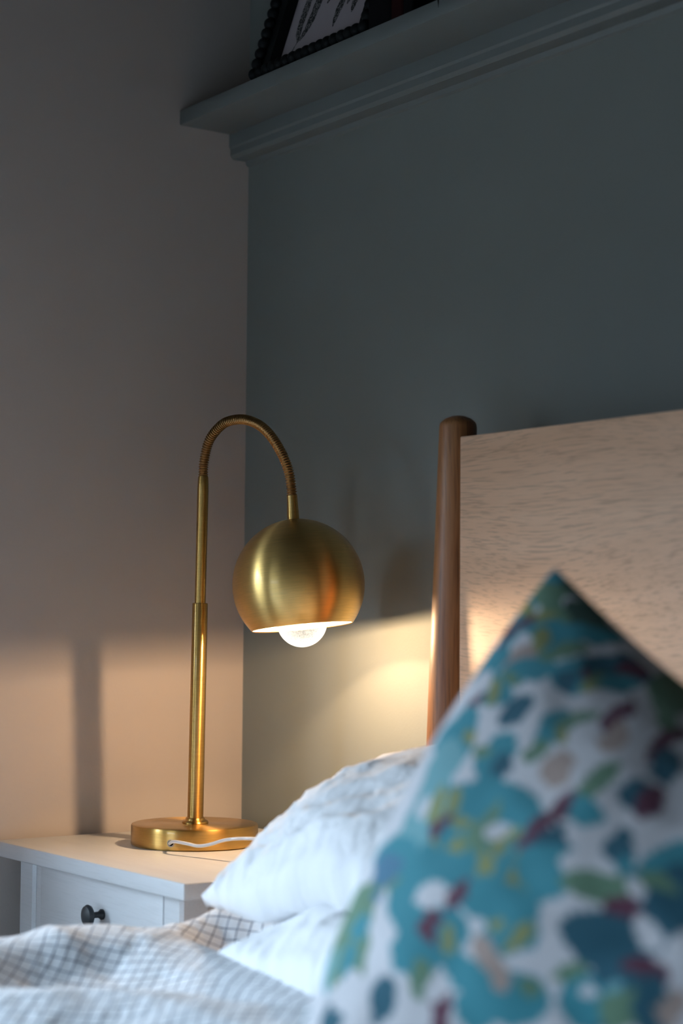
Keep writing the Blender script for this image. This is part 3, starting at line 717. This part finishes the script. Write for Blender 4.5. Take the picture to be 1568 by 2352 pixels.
#PRINT_BEGIN
PRINT = [(0.0154, 0.0293, 4.5, -27.5, 38.9, 0.9, 'T'),
(0.0246, 0.0455, 13.5, -18.2, 40.4, 24.6, 'T'),
(0.0358, 0.0121, 37.0, -1.9, -13.0, 60.0, 'K'),
(0.0102, 0.0162, 53.6, -48.2, 59.5, 78.3, 'G'),
(0.0235, 0.0243, 62.7, -48.9, 48.2, 53.7, 'G'),
(0.0031, 0.0364, 117.2, -118.7, 70.3, 166.2, 'Y'),
(0.0184, 0.0323, 85.8, -57.9, 100.1, 130.3, 'Y'),
(0.0256, 0.0131, 122.5, -35.4, 35.0, 159.5, 'W'),
(0.0348, 0.0152, 167.5, 0.0, 0.0, 237.4, 'W'),
(0.0123, 0.0303, 260.5, -197.9, 130.2, 197.9, 'W'),
(0.0461, 0.0131, 40.9, -9.5, 9.4, 89.1, 'K'),
(0.0502, 0.0232, 30.3, -21.9, 95.2, 100.8, 'T'),
(0.0082, 0.0556, 20.9, -42.4, 167.5, 56.5, 'B'),
(0.0, 0.0617, 60.1, -91.3, 390.7, 0.0, 'W'),
(0.0287, 0.0556, 19.4, -27.8, 48.4, 29.4, 'T'),
(0.0276, 0.0505, 46.9, -83.1, 140.7, 47.5, 'Y'),
(0.0184, 0.0627, 27.9, -98.9, 167.5, 0.0, 'W'),
(0.0266, 0.0758, 15.0, -55.8, 105.2, 5.1, 'P'),
(0.0461, 0.0485, 30.1, -30.4, 132.3, 103.5, 'G'),
(0.0307, 0.0849, 19.2, -38.9, 83.3, 29.2, 'T'),
(0.044, 0.0728, 54.5, -48.3, 81.8, 75.9, 'T'),
(0.0297, 0.09, 93.8, -59.4, 46.9, 118.7, 'G'),
(0.0051, 0.0879, 30.5, -75.0, 65.4, 8.8, 'T'),
(0.0225, 0.1021, 10.4, -80.5, 51.9, -7.0, 'T'),
(0.0256, 0.1031, -15.0, -91.3, 180.3, -91.3, 'Y'),
(0.0123, 0.1102, 9.5, -48.3, 119.1, -9.7, 'W'),
(0.0491, 0.1092, 29.3, -59.4, 131.9, 29.7, 'D'),
(0.0645, 0.0647, 0.0, -59.4, 69.0, -10.5, 'T'),
(0.0645, 0.0708, 115.1, -74.2, 52.3, 74.2, 'D'),
(0.0665, 0.0495, 60.9, -46.3, 83.7, 84.8, 'T'),
(0.0727, 0.0414, 37.8, -38.3, 145.0, 51.1, 'B'),
(0.0829, 0.0344, 37.3, -17.6, 44.8, 58.0, 'D'),
(0.0911, 0.0273, 66.0, -50.2, 107.3, 66.9, 'B'),
(0.0798, 0.0546, 76.9, -48.7, 96.1, 87.6, 'G'),
(0.0768, 0.0627, 186.5, -107.9, 106.6, 107.9, 'Y'),
(0.0911, 0.0445, 61.3, -38.8, 99.6, 85.4, 'T'),
(0.1177, 0.0212, 52.1, -31.0, 41.4, 16.4, 'G'),
(0.128, 0.0485, 112.7, -62.8, 45.1, 34.2, 'G'),
(0.1054, 0.0728, 25.5, -46.5, 127.4, 5.2, 'B'),
(0.1147, 0.098, 44.5, -52.6, 148.4, 22.5, 'P'),
(0.0778, 0.1102, 33.9, -49.1, 96.9, 29.4, 'T'),
(0.087, 0.096, 40.4, -40.9, 192.0, 102.3, 'G'),
(0.087, 0.1152, 174.6, -101.0, 74.8, 126.3, 'Y'),
(0.0778, 0.1324, 37.4, -88.4, 162.1, 12.6, 'G'),
(0.0983, 0.1435, 27.4, -61.0, 104.1, 5.5, 'P'),
(0.1228, 0.1496, 41.9, -63.6, 167.5, 42.4, 'T'),
(0.1259, 0.1395, 26.0, -42.2, 130.2, 26.4, 'G'),
(0.1423, 0.0788, 19.7, -34.9, 167.5, 0.0, 'B'),
(0.1536, 0.1031, 10.0, -50.7, 120.2, -15.2, 'D'),
(0.1484, 0.1385, 78.1, -29.7, 39.1, 59.4, 'D'),
(0.1587, 0.1425, 28.6, -57.9, 114.4, 5.8, 'B'),
(0.0164, 0.1223, 22.1, -67.2, 188.0, 22.4, 'B'),
(0.0205, 0.1415, 9.6, -41.3, 69.5, -2.4, 'T'),
(0.0235, 0.1668, 12.0, -42.4, 83.7, 0.0, 'L'),
(0.0307, 0.1385, 189.1, -114.9, 75.6, 191.5, 'Y'),
(0.0563, 0.1496, 18.3, -46.4, 73.3, 12.4, 'T'),
(0.0645, 0.1557, 44.4, -80.9, 115.4, 27.0, 'D'),
(0.044, 0.1466, 144.0, -83.3, 41.1, 145.8, 'G'),
(0.0287, 0.1931, 10.5, -38.3, 65.1, 0.0, 'L'),
(0.0635, 0.2123, 12.6, -14.7, 18.1, 15.9, 'T'),
(0.0297, 0.2092, 8.5, -32.7, 61.2, 1.7, 'L'),
(0.0932, 0.2173, 4.6, -32.6, 24.3, -2.7, 'T'),
(0.1187, 0.2234, 21.6, -16.8, 24.1, 26.9, 'T'),
(0.0328, 0.2567, 13.2, -42.0, 50.9, 7.6, 'G'),
(0.0532, 0.2497, 13.6, -28.4, 31.7, 12.8, 'T'),
(0.0717, 0.2022, 20.2, -40.9, 175.2, 40.9, 'G'),
(0.0358, 0.1941, 0.0, -74.2, 234.4, -74.2, 'Y'),
(0.0461, 0.19, 15.8, -80.2, 237.6, -16.0, 'Y'),
(0.0594, 0.2022, 127.4, -77.4, 51.0, 206.5, 'Y'),
(0.0512, 0.2264, 0.0, -91.3, 234.4, -91.3, 'Y'),
(0.0645, 0.2234, 0.0, -91.3, 234.4, -73.1, 'Y'),
(0.045, 0.2345, 0.0, -84.8, 106.6, -30.8, 'G'),
(0.086, 0.2294, 18.6, -75.4, 148.9, -9.4, 'Y'),
(0.0788, 0.2102, 44.1, -62.5, 123.4, 62.5, 'G'),
(0.0932, 0.2082, 47.5, -80.2, 205.9, 48.1, 'Y'),
(0.1065, 0.2254, 0.0, -40.9, 293.1, -10.2, 'Y'),
(0.1126, 0.2446, 22.1, -67.2, 188.0, 22.4, 'G'),
(0.0266, 0.1981, 16.7, -101.8, 201.0, -33.9, 'W'),
(0.0051, 0.2203, 20.9, -53.0, 115.1, 5.3, 'W'),
(0.0051, 0.2446, 52.5, -141.8, 140.0, 17.7, 'W'),
(0.0839, 0.2011, 132.3, -57.4, 37.8, 153.2, 'W'),
(0.044, 0.2102, 35.5, -72.0, 153.9, 83.9, 'B'),
(0.0287, 0.2284, 12.3, -41.5, 57.4, 4.2, 'L'),
(0.0225, 0.2335, 17.1, -57.6, 56.9, 5.8, 'T'),
(0.0235, 0.2628, 11.7, -45.2, 61.1, 2.4, 'G'),
(0.0584, 0.2406, 40.8, -18.2, 6.5, 44.6, 'T'),
(0.0205, 0.2406, 22.5, -79.9, 78.9, 17.1, 'N'),
(0.0184, 0.2588, 146.5, -74.2, 0.0, 197.9, 'N'),
(0.1167, 0.1708, 36.6, -55.7, 109.9, 30.9, 'B'),
(0.1065, 0.189, 61.7, -62.5, 123.4, 72.9, 'B'),
(0.1054, 0.2022, 13.0, -79.1, 195.4, 0.0, 'B'),
(0.129, 0.1678, 110.6, -44.8, 29.5, 67.2, 'T'),
(0.1208, 0.1981, 54.3, -44.0, 65.1, 66.0, 'D'),
(0.1239, 0.2173, 45.3, -18.9, 18.6, 62.1, 'T'),
(0.1341, 0.189, 110.6, -44.8, 44.2, 100.8, 'W'),
(0.1433, 0.2102, 67.0, -28.3, 33.5, 84.8, 'W'),
(0.1423, 0.1991, -8.4, -67.8, 142.3, -33.9, 'W'),
(0.1566, 0.186, 99.6, -35.6, 29.3, 59.4, 'D'),
(0.1648, 0.2011, 165.3, -60.9, 45.1, 91.3, 'T'),
(0.1904, 0.1941, 24.3, -18.5, 47.4, 23.4, 'T'),
(0.1996, 0.2143, 52.7, -17.2, 17.0, 32.7, 'D'),
(0.1628, 0.2234, 35.9, -7.8, 7.7, 83.1, 'G'),
(0.1873, 0.2163, 79.7, -23.1, 22.8, 49.9, 'G'),
(0.1925, 0.2325, 52.0, -16.8, 16.6, 42.1, 'D'),
(0.1781, 0.2163, 120.2, 15.2, -90.2, 137.0, 'W'),
(0.1423, 0.2456, 41.4, -24.0, 65.1, 131.9, 'W'),
(0.1454, 0.2618, 0.0, -54.0, 146.5, -13.5, 'W'),
(0.1423, 0.278, 35.9, -48.5, 101.7, 60.6, 'W'),
(0.1433, 0.2901, 137.9, -34.9, 34.5, 139.7, 'W'),
(0.1566, 0.3063, -7.4, -52.3, 162.2, -37.3, 'W'),
(0.1771, 0.2365, 76.0, -22.0, 27.1, 76.9, 'B'),
(0.174, 0.2598, 38.0, -1.5, -5.8, 45.9, 'D'),
(0.1894, 0.2699, 45.2, -12.6, 10.9, 37.9, 'D'),
(0.1935, 0.2466, 67.0, 42.4, -100.5, 84.8, 'W'),
(0.2078, 0.2638, 124.3, 18.0, -53.3, 161.9, 'W'),
(0.2006, 0.278, 65.6, -20.8, 24.6, 66.4, 'B'),
(0.1853, 0.2972, 37.6, -10.4, 13.7, 50.2, 'D'),
(0.1597, 0.286, 111.6, -28.3, 27.9, 141.3, 'G'),
(0.1751, 0.3022, 74.0, -20.8, 12.3, 62.5, 'T'),
(0.1751, 0.2972, 175.8, -59.4, 58.6, 178.1, 'W'),
(0.1884, 0.2891, 251.2, -84.8, 83.7, 169.6, 'L'),
(0.1392, 0.3073, 58.0, -17.6, 11.6, 55.8, 'T'),
(0.1413, 0.2992, 137.9, -34.9, 34.5, 139.7, 'G'),
(0.1986, 0.3022, 60.6, -16.4, 20.2, 73.7, 'G'),
(0.2119, 0.2992, 108.8, -28.6, 12.1, 40.8, 'D'),
(0.2232, 0.2951, 132.0, -39.3, 23.3, 62.9, 'P'),
(0.1157, 0.2598, 49.3, -17.8, 8.8, 39.2, 'T'),
(0.1269, 0.2689, 39.1, -66.0, 195.4, 66.0, 'Y'),
(0.1075, 0.2598, -12.3, -75.0, 185.1, -62.5, 'Y'),
(0.0973, 0.2729, 0.0, -66.0, 167.5, -28.3, 'W'),
(0.0983, 0.2891, 175.8, -59.4, 58.6, 178.1, 'W'),
(0.1147, 0.2901, 32.1, 37.1, -82.4, 74.2, 'P'),
(0.0973, 0.2486, 0.0, -66.0, 46.9, -10.6, 'T'),
(0.0635, 0.2547, 68.4, -79.1, 78.1, 79.1, 'W'),
(0.0778, 0.2517, 21.5, -76.2, 161.3, 21.8, 'B'),
(0.0768, 0.2618, 19.9, -120.7, 198.7, -20.1, 'B'),
(0.0829, 0.278, 3.3, -57.2, 69.7, -13.5, 'T'),
(0.0839, 0.281, 0.0, -98.9, 195.4, -66.0, 'Y'),
(0.0696, 0.279, 8.9, -63.4, 170.0, -18.1, 'B'),
(0.0706, 0.2881, 140.7, -47.5, 23.4, 190.0, 'B'),
(0.043, 0.2628, 4.7, -57.7, 99.7, -24.0, 'T'),
(0.0328, 0.2719, 0.0, -62.5, 195.4, -72.9, 'W'),
(0.0409, 0.2962, 0.0, -40.9, 83.7, -20.5, 'W'),
(0.0133, 0.283, 6.4, -32.4, 60.9, -11.4, 'G'),
(0.0195, 0.279, 36.6, -111.3, 122.1, 24.7, 'T'),
(0.0205, 0.3002, 0.0, -98.9, 167.5, -42.4, 'T'),
(0.0287, 0.3053, 18.3, -111.3, 201.5, -37.1, 'G'),
(0.0635, 0.2921, 62.5, -23.7, 7.8, 71.2, 'T'),
(0.0737, 0.3073, 0.0, -69.8, 167.5, -39.9, 'G'),
(0.1024, 0.3002, 39.5, 22.2, -52.7, 102.3, 'T'),
(0.1157, 0.3174, 65.9, -17.8, 13.2, 75.6, 'T'),
(0.0532, 0.3194, 7.0, -70.7, 118.6, -14.1, 'D'),
(0.0225, 0.3325, 22.5, -91.3, 146.5, 0.0, 'D'),
(0.0932, 0.3224, -7.9, -64.2, 142.6, -32.1, 'B'),
(0.0082, 0.3063, 15.2, -77.1, 243.6, -46.3, 'L'),
(0.0, 0.3346, 586.1, 0.0, 97.7, 197.9, 'T'),
(0.086, 0.3113, 58.6, -118.7, 117.2, 59.4, 'W'),
(0.0287, 0.3204, 6.2, -75.4, 99.2, -18.8, 'W')]
PCOL = {'T': (0.045, 0.27, 0.33), 'D': (0.022, 0.115, 0.165), 'L': (0.17, 0.4, 0.44), 'G': (0.14, 0.26, 0.17), 'Y': (0.27, 0.3, 0.12), 'B': (0.125, 0.038, 0.07), 'P': (0.42, 0.32, 0.28), 'K': (0.05, 0.11, 0.085), 'N': (0.07, 0.2, 0.31), 'W': (0.66, 0.655, 0.68)}
#PRINT_END
# the same kind of print carried on over the rest of the cover
rr = random.Random(7)
for _ in range(420):
    bx, by = rr.uniform(0, 0.41), rr.uniform(0, 0.405)
    if bx < 0.150 + 0.36*by and by < 0.352: continue
    if noise.noise(Vector((bx*9, by*9, 3.0))) < -0.08: continue
    k_ = rr.choice('TTTDDLGGYBPT'); l_, w_ = rr.uniform(0.008, 0.020), rr.uniform(0.005, 0.010)
    if k_ in 'TD': w_ *= 1.5
    an = rr.uniform(0, PI)
    PRINT.append((bx, by, math.cos(an)/l_, math.sin(an)/l_, -math.sin(an)/w_, math.cos(an)/w_, k_))
def paint_print(o):
    import numpy as np
    me = o.data; n = len(me.vertices); nl = len(me.loops)
    uvs = np.empty(nl*2, 'f'); me.uv_layers[0].data.foreach_get('uv', uvs); uvs = uvs.reshape(-1, 2)
    vi = np.empty(nl, 'i'); me.loops.foreach_get('vertex_index', vi)
    uvv = np.zeros((n, 2)); uvv[vi] = uvs
    wob = np.array([(0.0045*noise.noise(Vector((x*45, y*45, 1.0))) + 0.0022*noise.noise(Vector((x*130, y*130, 4.0))),
                     0.0045*noise.noise(Vector((x*45, y*45, 9.0))) + 0.0022*noise.noise(Vector((x*130, y*130, 7.0)))) for x, y in uvv])
    q = uvv + wob
    col = np.ones((n, 4)); col[:, :3] = PCOL['W']
    for cx, cy, a, b_, c_, d, k_ in PRINT:
        dx, dy = q[:, 0]-cx, q[:, 1]-cy
        m_ = (a*dx+b_*dy)**2 + (c_*dx+d*dy)**2 < 1
        col[m_, :3] = PCOL[k_]
    ca = me.color_attributes.new('Print', 'FLOAT_COLOR', 'POINT')
    ca.data.foreach_set('color', col.astype('f').ravel())
paint_print(cush)
recenter(cush, (1.29, -0.55, 0.67)); tag(cush, 'plump cushion with teal, green and burgundy floral print, propped in the foreground', 'cushion')
